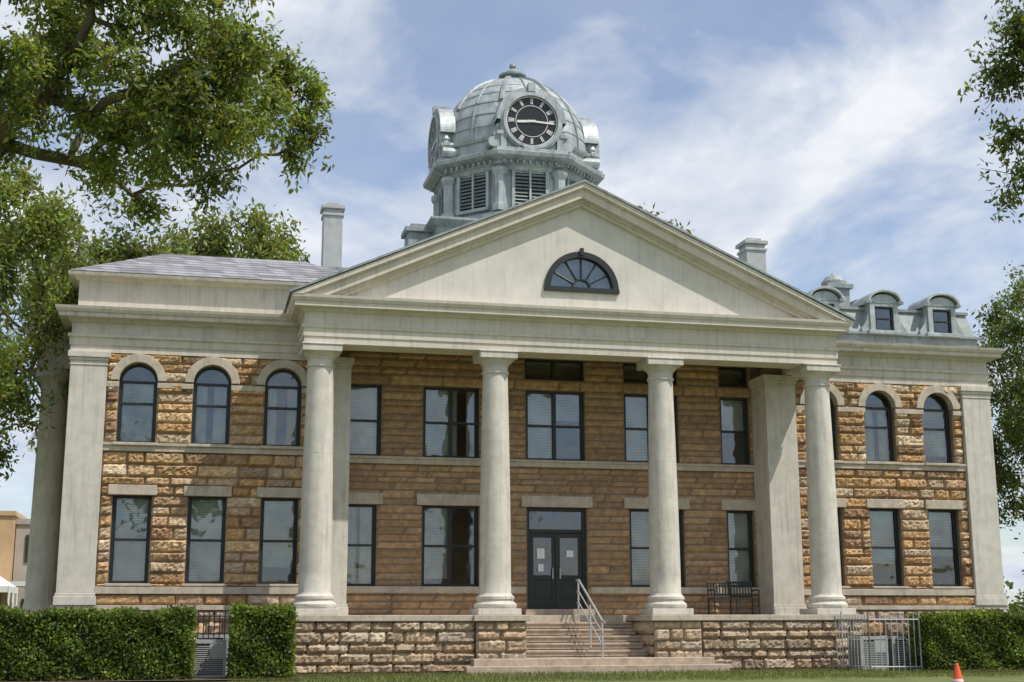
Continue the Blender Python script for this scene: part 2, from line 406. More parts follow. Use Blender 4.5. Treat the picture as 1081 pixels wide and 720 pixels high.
for s in (-1,1):
    a,b=(-.755,-.006) if s<0 else (.006,.755)
    t.box(a,a+.11,y+.03,y+.08,.39,2.455); t.box(b-.11,b,y+.03,y+.08,.39,2.455)
    for z0,z1 in ((.39,.62),(1.18,1.30),(2.33,2.455)): t.box(a+.11,b-.11,y+.03,y+.08,z0,z1)
    t.box(a+.11,b-.11,y+.05,y+.07,.62,1.18); t.box(a+.17,b-.17,y+.035,y+.05,.68,1.12)
t.box(-.025,.025,y+.0,y+.03,.39,2.45)
t.done('front_door','frame',CH,.006)
t=P(); t.box(-.12,-.09,y-.03,y+.0,1.2,1.5); t.box(.09,.12,y-.03,y+.0,1.2,1.5); t.done('door_handles','silver',CH)
t=P(); t.box(-.55,-.33,y+.018,y+.028,1.75,2.03); t.box(-.52,-.36,y+.018,y+.028,1.4,1.6); t.box(.3,.5,y+.018,y+.028,1.8,1.98); t.done('door_notices','paper',CH)
for (a,b,z0,z1) in ((-.65,-.1,1.3,2.33),(.1,.65,1.3,2.33),(-.76,.76,2.56,3.06)):
    i=len(Glass.v); Glass.v+=[(a,y+.06,z0),(b,y+.06,z0),(b,y+.06,z1),(a,y+.06,z1)]; Glass.f.append((i,i+1,i+2,i+3))
t=P(); t.box(-.98,.98,PY-.3,PY+.3,.2,.37); t.done('door_threshold','step',CH,.01)
Frame.done('window_frames','frame',CH,.005); Glass.done('window_glass','glass',CH); Blind.done('window_blinds','blind',CH); Curt.done('window_curtains','curtain',CH)
# --------------------------------------------------------------- portico
cols=[-6.87,-2.29,2.29,6.87]; CY=34.51
t=P(); b=P()
for x in cols:
    prof=[(.52,.36),(.55,.40),(.55,.47),(.50,.52),(.465,.54),(.465,.58),(.49,.60),(.49,.66),(.45,.69),(.425,.72)]
    for k in range(0,13):
        u=k/12; r=.405-.075*(u**1.8); prof.append((r,.76+u*5.62))
    prof+=[(.365,6.42),(.365,6.46),(.335,6.48),(.335,6.60),(.36,6.62),(.36,6.645),(.38,6.66),(.47,6.77)]
    t.lathe(prof,x,CY,40)
    b.box(x-.56,x+.56,CY-.56,CY+.56,.2,.359); b.box(x-.50,x+.50,CY-.50,CY+.50,6.771,6.93); b.box(x-.52,x+.52,CY-.52,CY+.52,6.93,6.975)
    for zj in (2.35,4.2): b.lathe([(.405-.075*(((zj-.76)/5.62)**1.8)+.002,zj-.006),(.405-.075*(((zj-.76)/5.62)**1.8)+.002,zj+.006)],x,CY,40,cap=False)
o=t.done('portico_column_shafts','column',CH); smooth_by_angle(o,40)
b.done('portico_column_plinths_and_abaci','column',CH,.015)
def ringsweep(p,prof,x0,x1,y0,y1): p.sweep(prof,x0,x1,y0,y1,cap=False)
t=P()
ringsweep(t,[(-.8,6.98),(0,6.98),(0,7.16),(.025,7.16),(.025,7.36),(.06,7.38),(.075,7.45),(.0,7.48),(.0,7.78),(.05,7.81),(.09,7.87),(.28,7.89),(.28,8.0),(.31,8.02),(.35,8.10),(.36,8.17),(-.2,8.20)],-7.33,7.33,34.11,38.2)
t.v+=[(-6.53,34.91,6.98),(6.53,34.91,6.98),(6.53,34.91,7.6),(-6.53,34.91,7.6)]; i=len(t.v)-4; t.f.append((i,i+1,i+2,i+3))
t.v+=[(-6.53,34.91,6.98),(-6.53,36.9,6.98),(-6.53,36.9,7.6),(-6.53,34.91,7.6)]; i=len(t.v)-4; t.f.append((i,i+1,i+2,i+3))
t.v+=[(6.53,34.91,6.98),(6.53,36.9,6.98),(6.53,36.9,7.6),(6.53,34.91,7.6)]; i=len(t.v)-4; t.f.append((i,i+1,i+2,i+3))
t.done('portico_entablature','trim2',CH)
t=P(); t.box(-7.2,7.2,34.3,36.88,7.601,7.75); t.done('portico_ceiling','trim2',CH)
AP=11.64; HP=7.70; zb=8.17; SL=(AP-zb)/HP
def chev(p,d0,d1,y0,y1):
    zt0,zt1=AP-d0,AP-d1
    xo=(zt0-zb)/SL; xi=(zt1-zb)/SL
    p.prism([(-xo,zb),(-xi,zb),(0,zt1),(0,zt0)],y0,y1); p.prism([(xi,zb),(xo,zb),(0,zt0),(0,zt1)],y0,y1)
t=P(); chev(t,0,.13,33.74,36.5); chev(t,.13,.17,33.79,36.5); chev(t,.17,.40,33.84,36.5); chev(t,.40,.48,33.98,36.5); chev(t,.48,.58,34.04,36.5)
t.done('raking_cornice','trim2',CH)
t=P(); hz=8.76; hr=.98
for s in (-1,1):
    arc=[(s*hr*math.cos(math.pi/2*k/14),hz+hr*math.sin(math.pi/2*k/14)) for k in range(15)]
    poly=[(s*7.3,zb-.02),(0,zb-.02),(0,hz)]+arc+[(0,AP-.5)]
    if s>0: poly=poly[::-1]
    t.prism(poly,34.14,34.36)
t.done('tympanum','stucco',CH)
t=P(); t.ring(0,hz,hr-.11,hr+.05,34.08,34.3,n=32); t.box(-hr-.06,hr+.06,34.06,34.3,hz-.09,hz+.035)
t.ring(0,hz+.03,.22,.26,34.12,34.2,n=20)
for k in range(1,6):
    a=math.pi*k/6; t.tube([(.24*math.cos(a),34.16,hz+.03+.24*math.sin(a)),((hr-.08)*math.cos(a),34.16,hz+(hr-.08)*math.sin(a))],.022,6)
t.box(-.05,.05,34.03,34.12,hz+hr-.05,hz+hr+.14)
t.done('lunette_frame','frame',CH)
t=P(); t.f.append(tuple(range(25))); t.v+=[(hr*math.cos(math.pi*k/24),34.2,hz+hr*math.sin(math.pi*k/24)) for k in range(25)]; t.done('lunette_glass','glass',CH)
t=P(); t.box(-1.2,1.2,34.42,34.46,8.3,10); t.done('lunette_backing','silver',CH)
t=P(); 
for s in (-1,1):
    p=[(s*(HP+.05),zb+.01),(s*(HP+.05),zb+.07),(0,AP+.065),(0,AP+.005)]
    if s<0: p=p[::-1]
    t.prism(p,33.70,41.0)
t.done('portico_roof','silverd',CH)
t=P(); t.prism([(-HP+.8,8.0),(HP-.8,8.0),(0,AP-.4)],36.51,40.9); t.done('attic_core','trim',CH)
# porch base
PB=33.8
FZ=.2
for s,nm in ((-1,'west'),(1,'east')):
    a,bx=sorted((s*1.67,s*7.5))
    t=P(); t.box(a+.02,bx-.02,PB+.03,36.9,G0-.3,.05); t.done(nm+'_porch_core','mortar',CH)
    stone_wall(nm+'_porch_front_stone',CH,min(s*2.95,s*7.5),max(s*2.95,s*7.5),G0,.05,PB,[],.26,(.4,1.2),.065,.055,PALB,61+s)
    stone_wall(nm+'_porch_pedestal_stone',CH,min(s*1.67,s*2.95),max(s*1.67,s*2.95),G0,.05,PB-.12,[],.26,(.35,.8),.055,.055,PALB,63+s)
    t=P(); t.box(min(s*1.69,s*2.93),max(s*1.69,s*2.93),PB-.1,PB+.2,G0-.3,.04); t.done(nm+'_pedestal_core','mortar',CH)
    if s<0: stone_wall(nm+'_porch_outer_side_stone',CH,-36.0,-PB,G0,.05,s*7.5 ,[],.31,(.4,.9),.05,.08,PALB,65+s,side='L')
    t=P(); t.box(min(s*1.6,s*7.6),max(s*1.6,s*7.6),PB-.08,36.9,.05,FZ-.001); t.box(min(s*1.58,s*3.02),max(s*1.58,s*3.02),PB-.22,PB-.081,.05,FZ-.001); t.done(nm+'_porch_floor_slab','lintel',CH,.015)
stone_wall('stair_side_stone',CH,-36.0,-PB,G0,.05,1.67,[],.31,(.4,.9),.05,.07,PALB,69,side='L')
t=P(); t.box(-1.6,1.6,35.7,36.9,-.1,FZ); t.done('porch_landing','lintel',CH,.015)
t=P(); nr=8; rh=(FZ-G0)/nr
for k in range(1,nr-1):
    z=FZ-rh*k; yf=35.7-.3*k; t.box(-1.66,1.66,yf,36.5,G0-.3 if k==nr-2 else z-rh*.9,z)
    t.box(-1.655,1.655,yf-.03,yf-.0005,z-.06,z-.001)
t.box(-3.1,3.1,33.22,33.66,G0-.3,G0+rh*2-.004); t.box(-3.35,3.35,32.86,33.219,G0-.3,G0+rh)
t.done('entrance_steps','step',CH,.012)
HRL=empty('stair_handrail')
t=P()
def rl(off,r): t.tube([(.22,35.75,FZ+off),(.22,35.55,FZ+off),(.22,33.45,G0+.34+off),(.22,33.2,G0+.34+off-.05)],r,10)
rl(.92,.030); rl(.62,.018); rl(.32,.018)
for y,z in ((35.6,FZ),(34.5,FZ-.68),(33.45,G0+.3)): t.tube([(.22,y,z-.15),(.22,y,z+.94)],.026,10)
t.done('rails','rail',HRL)
# --------------------------------------------------------------- attic, roofs
t=P(); t.sweep([(-.06,8.02),(-.06,8.78),(.02,8.80),(.06,8.86),(.20,8.88),(.22,8.96),(.1,8.99)],-HX,-5.5,36.0,BY); t.done('west_attic','trim',CH)
t=P(); t.sweep([(.2,8.985),(-2.1,10.16)],-HX,-5.0,36.0,BY); t.done('west_hip_roof','shingle',CH)
t=P(); t.box(-11,9,38.3,46,8.9,10.1); t.done('flat_roof_deck','silverd',CH)
t=P(); t.sweep([(-.1,8.02),(-.12,8.35),(-.02,8.36),(-.02,8.42),(-.14,8.44),(-.32,9.12),(-.26,9.14),(-.26,9.22),(-.5,9.25)],5.5,HX,36.0,BY); t.done('east_mansard_attic','silverd',CH)
D=P(); DW=P(); DG=P()
for x in (7.98,9.88,11.78):
    y0=35.98
    D.box(x-.46,x-.30,y0,37,8.42,9.30); D.box(x+.30,x+.46,y0,37,8.42,9.30); D.box(x-.54,x+.54,y0-.06,37,8.36,8.47)
    D.box(x-.30,x+.30,y0,37,9.2,9.30); D.box(x-.29,x+.29,y0+.2,37,8.47,9.2)
    n=14; arc=[(x+.56*math.cos(math.pi*k/n),9.34+.36*math.sin(math.pi*k/n)) for k in range(n+1)]
    D.prism([(x-.40,9.301)][::-1]+[(x+.40,9.301)]+[(x+.44*math.cos(math.pi*k/n),9.31+.27*math.sin(math.pi*k/n)) for k in range(n+1)],y0-.02,37)
    for k in range(n):
        a0=arc[k];a1=arc[k+1]; b0=(x+(a0[0]-x)*.86,9.34+(a0[1]-9.34)*.8); b1=(x+(a1[0]-x)*.86,9.34+(a1[1]-9.34)*.8)
        D.prism([b0,a0,a1,b1],y0-.14,37.02)
    D.box(x-.60,x-.44,y0-.12,37,9.28,9.36); D.box(x+.44,x+.60,y0-.12,37,9.28,9.36)
    for s in (-1,1):
        pts=[(0,0),(.26,0),(.27,.1),(.2,.2),(.1,.35),(.05,.55),(0,.6)]; pl=[(x+s*(.46+a),8.42+b) for a,b in pts]
        if s<0: pl=pl[::-1]
        D.prism(pl,y0+.05,36.4)
    DW.box(x-.30,x-.25,y0+.04,y0+.1,8.47,9.2); DW.box(x+.25,x+.30,y0+.04,y0+.1,8.47,9.2); DW.box(x-.25,x+.25,y0+.04,y0+.1,9.15,9.2); DW.box(x-.25,x+.25,y0+.04,y0+.1,8.47,8.52); DW.box(x-.25,x+.25,y0+.045,y0+.1,8.82,8.86)
    i=len(DG.v); DG.v+=[(x-.25,y0+.09,8.5),(x+.25,y0+.09,8.5),(x+.25,y0+.09,9.17),(x-.25,y0+.09,9.17)]; DG.f.append((i,i+1,i+2,i+3))
    DW.box(x-.285,x+.285,y0+.17,y0+.195,8.48,9.19)
D.done('dormers','silver',CH,.006); DW.done('dormer_window_frames','frame',CH); DG.done('dormer_glass','glass',CH)
t=P()
def chim(x0,x1,y0,y1,z0,z1):
    t.box(x0,x1,y0,y1,z0,z1-.42); t.box(x0-.04,x1+.04,y0-.04,y1+.04,z1-.42,z1-.34); t.box(x0+.02,x1-.02,y0+.02,y1-.02,z1-.34,z1-.2); t.box(x0-.07,x1+.07,y0-.07,y1+.07,z1-.2,z1-.08); t.box(x0+.1,x1-.1,y0+.1,y1-.1,z1-.08,z1+.03)
chim(-6.42,-5.85,39.9,40.5,8.9,12.55); chim(7.25,7.92,39.9,40.6,8.9,12.28)
t.done('chimneys','acgrey',CH,.01)
t=P(); t.box(9.55,10.25,38.8,39.5,8.9,10.45); t.box(9.45,10.35,38.7,39.6,10.45,10.58); t.lathe([(.42,10.58),(.40,10.72),(.28,10.88),(.1,10.96),(.08,11.0)],9.9,39.15,16); t.box(10.5,11.1,38.8,39.4,8.9,10.0);t.box(10.45,11.15,38.75,39.45,10.0,10.1); t.done('roof_ventilator','silverd',CH)
for s in (-1,1):
    t=P(); x0,x1=sorted((s*(HX+.1),s*14.25))
    t.sweep([(0,6.9),(0,7.3),(.05,7.34),(0,7.4),(0,7.68),(.1,7.72),(.3,7.76),(.36,7.95),(.1,8.0)],x0,x1,38.7,45.7)
    t.done(('west' if s<0 else 'east')+'_side_portico_entablature','trim',CH)
    t=P()
    for yy in (39.2,41.2,43.2,45.2): t.lathe([(.5,.2),(.5,.4),(.44,.45),(.41,.6),(.34,6.5),(.4,6.6),(.5,6.7),(.5,6.9)],s*13.8,yy,24)
    smooth_by_angle(t.done(('west' if s<0 else 'east')+'_side_portico_columns','column',CH))
    t=P(); t.box(*sorted((s*(HX+.1),s*14.4)),38.6,45.8,G0-.3,.19); t.done(('west' if s<0 else 'east')+'_side_portico_base','step',CH)
# --------------------------------------------------------------- dome tower
DX,DY=0,42.2
t=P()
t.box(-3.1,3.1,DY-3.1,DY+3.1,8.9,11.75); t.sweep([(0,11.75),(.12,11.85),(.2,11.95),(.2,12.02),(-.3,12.1)],-3.1,3.1,DY-3.1,DY+3.1)
for sx in (-1,1):
    for sy in (-1,1):
        cx,cy=DX+sx*3.45,DY+sy*2.0
        t.box(cx-.4,cx+.4,cy-.4,cy+.4,8.9,11.75); t.box(cx-.5,cx+.5,cy-.5,cy+.5,11.75,11.9); t.box(cx-.3,cx+.3,cy-.3,cy+.3,11.9,12.05)
t.done('tower_base','silverd',CH,.01)
o8=math.pi/8
t=P()
t.lathe([(2.75,12.0),(2.75,12.55),(2.6,12.6),(2.5,12.65),(2.5,14.05)],DX,DY,8,o8)
t.lathe([(2.55,13.98),(2.62,14.1),(2.7,14.14),(2.7,14.24),(2.95,14.30),(3.05,14.34),(3.08,14.46),(3.0,14.5),(2.7,14.56)],DX,DY,8,o8)
t.lathe([(2.62,14.5),(2.62,14.95),(2.7,14.98),(2.74,15.06),(2.55,15.12)],DX,DY,8,o8)
for k in range(8):
    a=o8+k*math.pi/4; cx,cy=DX+2.52*math.cos(a),DY+2.52*math.sin(a)
    t.lathe([(.26,12.6),(.26,12.8),(.19,12.84),(.19,13.75),(.23,13.8),(.27,13.9),(.27,14.0)],cx,cy,8,a)
    cx,cy=DX+2.66*math.cos(a),DY+2.66*math.sin(a)
    t.lathe([(.24,14.5),(.24,14.62),(.17,14.66),(.17,15.0),(.25,15.04),(.25,15.16),(.1,15.2),(.09,15.24),(.13,15.32),(.09,15.42),(.02,15.5)],cx,cy,8,a)
t.done('tower_drum','silver',CH)
LV=P(); LF=P(); LB=P()
def xf(pts,ang):
    c,s=math.cos(ang),math.sin(ang)
    return [(DX+o*c-u*s,DY+o*s+u*c,z) for u,o,z in pts]
ap=2.5*math.cos(o8)
def lbox(p,ang,u0,u1,o0,o1,z0,z1):
    i=len(p.v); p.v+=xf([(u0,o0,z0),(u1,o0,z0),(u1,o1,z0),(u0,o1,z0),(u0,o0,z1),(u1,o0,z1),(u1,o1,z1),(u0,o1,z1)],ang)
    p.f+=[tuple(i+k for k in q) for q in [(0,3,2,1),(4,5,6,7),(0,1,5,4),(1,2,6,5),(2,3,7,6),(3,0,4,7)]]
for k in range(8):
    a=-math.pi/2+k*math.pi/4
    lbox(LB,a,-.5,.5,ap+.005,ap+.02,12.85,13.92)
    for q in range(9):
        z=12.88+q*.115; i=len(LV.v); LV.v+=xf([(-.5,ap+.09,z),(.5,ap+.09,z),(.5,ap+.02,z+.09),(-.5,ap+.02,z+.09)],a); LV.f.append((i,i+1,i+2,i+3))
    for u0,u1 in ((-.6,-.5),(.5,.6),(-.03,.03)): lbox(LF,a,u0,u1,ap,ap+.12,12.8,13.97)
    lbox(LF,a,-.6,.6,ap,ap+.14,12.7,12.8)
    ac_=2.7*math.cos(o8)
    for q in range(9): lbox(LF,a,-.92+q*.21,-.86+q*.21,ac_-.05,ac_+.14,14.145,14.245)
LB.done('louver_recess','dark',CH); LV.done('louvers','silverd',CH); LF.done('louver_frames','silver',CH)
t=P(); prof=[]
zs,hd,rd=15.08,2.80,2.48
for k in range(0,25):
    a=math.pi/2*k/24*.965; prof.append((rd*math.cos(a),zs+hd*math.sin(a)))
t.lathe(prof,DX,DY,64); smooth_by_angle(t.done('dome_shell','silver',CH),60)
t=P()
for k in range(16):
    a=o8/1+k*math.pi/8; big=(k%2==0)
    pts=[]
    for r,z in prof: pts.append((DX+(r+.015)*math.cos(a),DY+(r+.015)*math.sin(a),z))
    t.tube(pts,.085 if big else .035,6)
for zq in (15.5,15.95,16.4,16.8,17.15):
    u=(zq-zs)/hd; r=rd*math.sqrt(1-u*u); t.lathe([(r-.02,zq-.025),(r+.022,zq-.014),(r+.014,zq+.014),(r-.04,zq+.035)],DX,DY,64,cap=False)
t.done('dome_ribs','silverd',CH,smooth=False)
t=P(); t.lathe([(.55,17.72),(.6,17.78),(.6,17.84),(.42,17.9),(.36,18.0),(.48,18.06),(.48,18.12),(.3,18.2),(.18,18.32),(.08,18.38),(.12,18.46),(.1,18.54),(.02,18.6)],DX,DY,20)
smooth_by_angle(t.done('dome_finial','silverd',CH))
CS=P(); CD=P(); CN=P()
cz=15.54; 
def disc(p,ang,r0,r1,o0,o1,n=40,a0=0,a1=2*math.pi):
    i=len(p.v)
    for k in range(n+1):
        a=a0+(a1-a0)*k/n
        for r in (r0,r1):
            for o in (o0,o1): p.v+=xf([(r*math.cos(a),o,cz+r*math.sin(a))],ang)
    for k in range(n):
        b=i+4*k; c=b+4; p.f+=[(b,b+2,c+2,c),(b+1,c+1,c+3,b+3),(b,c,c+1,b+1),(b+2,b+3,c+3,c+2)]
for q in range(4):
    a=-math.pi/2+q*math.pi/2
    co=2.66
    disc(CS,a,.88,1.0,co-1.0,co+.02); disc(CS,a,.84,.94,co-.05,co+.07); disc(CS,a,.99,1.13,co-.5,co+.0,a0=0,a1=math.pi)
    lbox(CS,a,-1.0,-.82,1.4,co+.0,14.56,cz); lbox(CS,a,.82,1.0,1.4,co,14.56,cz); lbox(CS,a,-1.15,1.15,1.6,co+.1,14.5,14.60)
    lbox(CS,a,-.8,.8,1.6,co-.10,14.6,cz-.3)
    disc(CS,a,.0,.88,co-.4,co-.11,n=32)
    for s in (-1,1):
        for (u,z,r) in ((1.22,14.80,.17),(1.12,15.06,.11)):
            i=len(CS.v); n=14
            for o in (1.9,co-.05):
                for k in range(n): CS.v+=xf([(s*u+r*math.cos(2*math.pi*k/n),o,z+r*math.sin(2*math.pi*k/n))],a)
            CS.f.append(tuple(i+k for k in range(n))); CS.f.append(tuple(i+n+k for k in range(n)))
            for k in range(n): CS.f.append((i+k,i+(k+1)%n,i+n+(k+1)%n,i+n+k))
    lbox(CS,a,-.12,.12,co-.5,co+.06,cz+.98,cz+1.26)
    disc(CD,a,.0,.86,co-.07,co-.03,n=40)
    disc(CN,a,.80,.83,co-.028,co-.015); disc(CN,a,.51,.528,co-.028,co-.015)
    def bar(ang2,r0,r1,w,o=0):
        ca,sa=math.cos(ang2),math.sin(ang2)
        i=len(CN.v); CN.v+=xf([(r0*ca-w*sa,co-.012+o,cz+r0*sa+w*ca),(r1*ca-w*sa,co-.012+o,cz+r1*sa+w*ca),(r1*ca+w*sa,co-.012+o,cz+r1*sa-w*ca),(r0*ca+w*sa,co-.012+o,cz+r0*sa-w*ca)],a); CN.f.append((i,i+1,i+2,i+3))
    for h in range(12):
        aa=math.pi/2-h*math.pi/6
        for d in ((-.07,0,.07) if h in (3,8,4,9,7,2) else (-.035,.035)): 
            bar(aa+d,.57,.76,.014)
    bar(math.radians(185),-.12,.48,.04,.01); bar(math.radians(-3),-.15,.70,.028,.015)
CS.done('clock_surrounds','silver',CH); CD.done('clock_dials','clock',CH); CN.done('clock_numerals_and_hands','white',CH)
# --------------------------------------------------------------- ground
def gz(y): 
    if y>=33: return G0
    if y<=3: return -1.6
    return -1.6+(y-3)/30*.4
xs=np.concatenate([[-900,-300,-100],np.arange(-50,51,5),[100,300,900]]); ys=np.concatenate([[-400,-100,-30],np.arange(-9,60,3),[80,120,250,500,1200]])
V=[(x,y,gz(y)) for y in ys for x in xs]; nx=len(xs)
F=[(j*nx+i,j*nx+i+1,(j+1)*nx+i+1,(j+1)*nx+i) for j in range(len(ys)-1) for i in range(nx-1)]
mkobj('ground',V,F,'grass')
t=P(); 
for (a,b,c,d) in ((-7.5,-3.4,33.0,33.9),(3.4,6.6,33.0,33.9),(-17.2,-7.4,31.0,36.0),(8.0,12.8,31.1,36.0)):
    i=len(t.v); t.v+=[(a,c,max(gz(c),G0)+.012),(b,c,max(gz(c),G0)+.012),(b,d,G0+.012),(a,d,G0+.012)]; t.f.append((i,i+1,i+2,i+3))
t.done('planting_bed','mulch')
def leaves(name,pos,size,cols,parent=None,up=None,asp=.42,rng=NR,m='leaf',droop=.3,norm=None):
    n=len(pos); pos=np.asarray(pos,float); size=np.broadcast_to(np.asarray(size,float).reshape(-1,1) if np.ndim(size) else size,(n,1))
    d=rng.normal(size=(n,3)); d[:,2]-=droop; 
    if up is not None: d=d*.35+np.array(up)
    d/=np.linalg.norm(d,axis=1,keepdims=True)
    w=rng.normal(size=(n,3)); w[:,2]*=.6
    w-=d*(w*d).sum(1,keepdims=True); w/=np.linalg.norm(w,axis=1,keepdims=True)
    nn=np.cross(d,w)
    L_=d*size; W=w*size*asp; c=pos+nn*size*.08
    v=np.stack([pos,c+L_*.45-W*.5,pos+L_,c+L_*.45+W*.5],1).reshape(-1,3)
    f=np.arange(4*n).reshape(n,4)
    f2=np.concatenate([f[:,[0,1,2]],f[:,[0,2,3]]])
    return mkobj(name,v,f2,m,parent,False,np.repeat(cols,4,axis=0))
n=20000; gx=NR.uniform(-9,12,n); gy=NR.uniform(29,33.3,n)
keep=~((np.abs(gx)<3.4)&(gy>32.8))
gx,gy=gx[keep],gy[keep]; pos=np.stack([gx,gy,[gz(q) for q in gy]],1)
c=np.array([.13,.155,.055])*NR.uniform(.5,1.5,(len(pos),1))*np.array([1,1,1]); c[:,0]*=NR.uniform(.8,1.3,len(pos))
leaves('grass',pos,NR.uniform(.05,.12,len(pos)),c,up=(0,0,1.0),asp=.12)
# --------------------------------------------------------------- hedges
def hedge(x0,x1,y0,y1,z1,seed):
    rg=np.random.default_rng(seed); H=empty('hedge'); z0=gz((y0+y1)/2)
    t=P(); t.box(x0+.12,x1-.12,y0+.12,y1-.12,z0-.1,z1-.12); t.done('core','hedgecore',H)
    A=[( (x1-x0)*(z1-z0),'f'),((x1-x0)*(y1-y0),'t'),((y1-y0)*(z1-z0),'l'),((y1-y0)*(z1-z0),'r')]
    ps=[]
    for ar,k in A:
        m=int(ar*(1900 if k!='t' else 1100)); u=rg.random(m); v=rg.random(m); dp=rg.random(m)**1.5*.16
        if k=='f': p=np.stack([x0+(x1-x0)*u,y0+dp,z0+(z1-z0)*v],1)
        if k=='t': p=np.stack([x0+(x1-x0)*u,y0+(y1-y0)*v,z1-dp],1)
        if k=='l': p=np.stack([x0+dp,y0+(y1-y0)*u,z0+(z1-z0)*v],1)
        if k=='r': p=np.stack([x1-dp,y0+(y1-y0)*u,z0+(z1-z0)*v],1)
        ps.append(p)
    p=np.concatenate(ps)
    und=np.sin(p[:,0]*3.1+seed)*.03+np.sin(p[:,0]*7.7)*.02+np.sin(p[:,2]*6+p[:,0]*5)*.035
    p[:,2]+=und*(p[:,2]-z0)/(z1-z0); p[:,1]+=und
    p+=rg.normal(0,.03,p.shape)
    clump=1+.35*np.sin(p[:,0]*4.3+p[:,2]*3)*np.sin(p[:,2]*7.1+p[:,0]*2.2)
    cl=np.array([.10,.155,.032])*rg.uniform(.35,1.7,(len(p),1))*clump[:,None]; cl[:,0]*=rg.uniform(.8,1.5,len(p))
    leaves('leaves',p,rg.uniform(.055,.11,len(p)),cl,H,rng=rg,droop=-.3,asp=.6)
hedge(-16.0,-9.78,31.4,32.5,.27,1); hedge(-8.90,-7.58,31.4,32.6,.34,2); hedge(8.15,12.6,31.5,32.6,.20,3)
# --------------------------------------------------------------- trees: limbs branch off one another toward every leaf clump
def tree(name,base,fork,clumps,tr,leaf,seed,twigs=22,lpt=14,col=(.10,.145,.03),dens=None,core=0):
    rg=np.random.default_rng(seed); T=empty(name); t=P()
    base=np.array(base,float); fork=np.array(fork,float)
    nodes=[];par=[];plen=[]
    for k in range(7):
        u=k/6; nodes.append(base+(fork-base)*u+np.array([math.sin(u*5+seed)*tr*.5,math.cos(u*4+seed)*tr*.4,0])); par.append(k-1); plen.append(0)
    tips=[]; chains=[list(range(7))]
    order=sorted(range(len(clumps)),key=lambda i:np.linalg.norm(np.array(clumps[i][:3])-fork))
    for ci in order:
        c=np.array(clumps[ci][:3]); A=np.array(nodes[4:]); d=np.linalg.norm(A-c,axis=1)
        cost=d+.45*np.array(plen[4:])+np.where(A[:,2]>c[2]+.3,.6*(A[:,2]-c[2]-.3),0)
        j=int(np.argmin(cost))+4; st=nodes[j]; ln=d[j-4]
        ns=max(2,min(8,int(ln/ (clumps[ci][3]*.9)))+1); mid=(st+c)/2+rg.normal(size=3)*.10*ln+np.array([0,0,.10*ln])
        prev=j; ch=[j]
        for k in range(1,ns+1):
            u=k/ns; q=st*(1-u)**2+mid*2*u*(1-u)+c*u*u+(rg.normal(size=3)*.035*ln if k<ns else 0)
            nodes.append(q); par.append(prev); plen.append(plen[prev]+np.linalg.norm(q-nodes[prev])); prev=len(nodes)-1; ch.append(prev)
        tips.append(prev); chains.append(ch)
    cnt=np.zeros(len(nodes)); 
    for i in tips: cnt[i]+=1
    for i in range(len(nodes)-1,0,-1): cnt[par[i]]+=cnt[i]
    tot=max(cnt[6],1)
    rad=tr*.75*(np.maximum(cnt,.6)/tot)**.55
    for k in range(7): rad[k]=tr*(1.25 if k==0 else 1-.04*k)
    for ch in chains:
        rr=[rad[i] for i in ch]
        if ch[0]!=0: rr[0]=rr[1]
        t.tube([tuple(nodes[i]) for i in ch],[max(.008,r) for r in rr],10 if ch[0]==0 else 6)
    LP=[];LC=[]
    for n_,ci in enumerate(order):
        cx,cy,cz_,cr=clumps[ci][:4]; c=np.array((cx,cy,cz_)); tip=tips[n_]; sup=[nodes[tip],nodes[par[tip]]]
        bright=rg.uniform(.65,1.35)
        dd=1.0 if dens is None else dens(cx,cy,cz_)
        for w in range(int(twigs*dd)):
            d=rg.normal(size=3); d/=np.linalg.norm(d); d[2]-=.2
            sp=sup[rg.integers(0,2)]; sp=sp*.5+c*.5; end=c+d*cr*rg.uniform(.5,1.15)
            if w%3==0: t.tube([tuple(sp),tuple((sp+end)/2+rg.normal(size=3)*.05*cr),tuple(end)],[.006*(1+cr),.004*(1+cr),.003],3)
            u=rg.uniform(.3,1.1,lpt)[:,None]; LP.append(sp+(end-sp)*u+rg.normal(size=(lpt,3))*cr*.15); LC.append(bright*rg.uniform(.6,1.4,lpt))
    t.done('trunk_and_limbs','bark',T,smooth=True)
    LP=np.concatenate(LP); LC=np.concatenate(LC)[:,None]*np.array(col)[None,:]; LC[:,0]*=rg.uniform(.8,1.4,len(LC))
    leaves('foliage',LP,rg.uniform(.7,1.3,len(LP))*leaf,LC,T,rng=rg,droop=.5)
    return T
CXo=-9.836
cl=[]
px=[(20,20),(70,10),(130,25),(190,10),(235,20),(262,42),(30,70),(90,70),(150,75),(205,70),(255,85),(300,85),(325,100),(285,118),(120,125),(175,125),(225,125),(30,115),(150,160),(190,185),(115,185),(225,165),(10,140),(60,120),(0,60),(100,30),(165,45),(300,62),(205,150),(50,45),(120,95),(240,55),(335,75),(270,100),(180,95),(95,150),(205,200),(140,50),(0,100),(70,95),(180,155),(255,20),(215,40),(0,165),(40,165),(160,10),(100,110),(60,70),(20,45),(150,115),(205,105),(235,100),(130,145),(75,40),(265,62),(320,125),(40,0),(105,0),(240,145),(170,190),(100,170),(225,0),(25,90),(130,70),(190,50),(240,178),(250,130),(150,195)]
for (a,b) in px:
    cl.append((-11.8+.00889*a, 13+R.uniform(-1.1,1.1), 6.1-.00975*b+.05, R.uniform(.24,.37)))
for k in range(14):
    cl.append((-11.8-R.uniform(-1.5,3.6), 13+R.uniform(-2.6,2.6), 6.9+R.uniform(.2,1.8), R.uniform(.45,.7)))
for k in range(6): cl.append((-13.6-R.uniform(0,2.4), 12.5+R.uniform(-2,2), 5+R.uniform(0,2), .55))
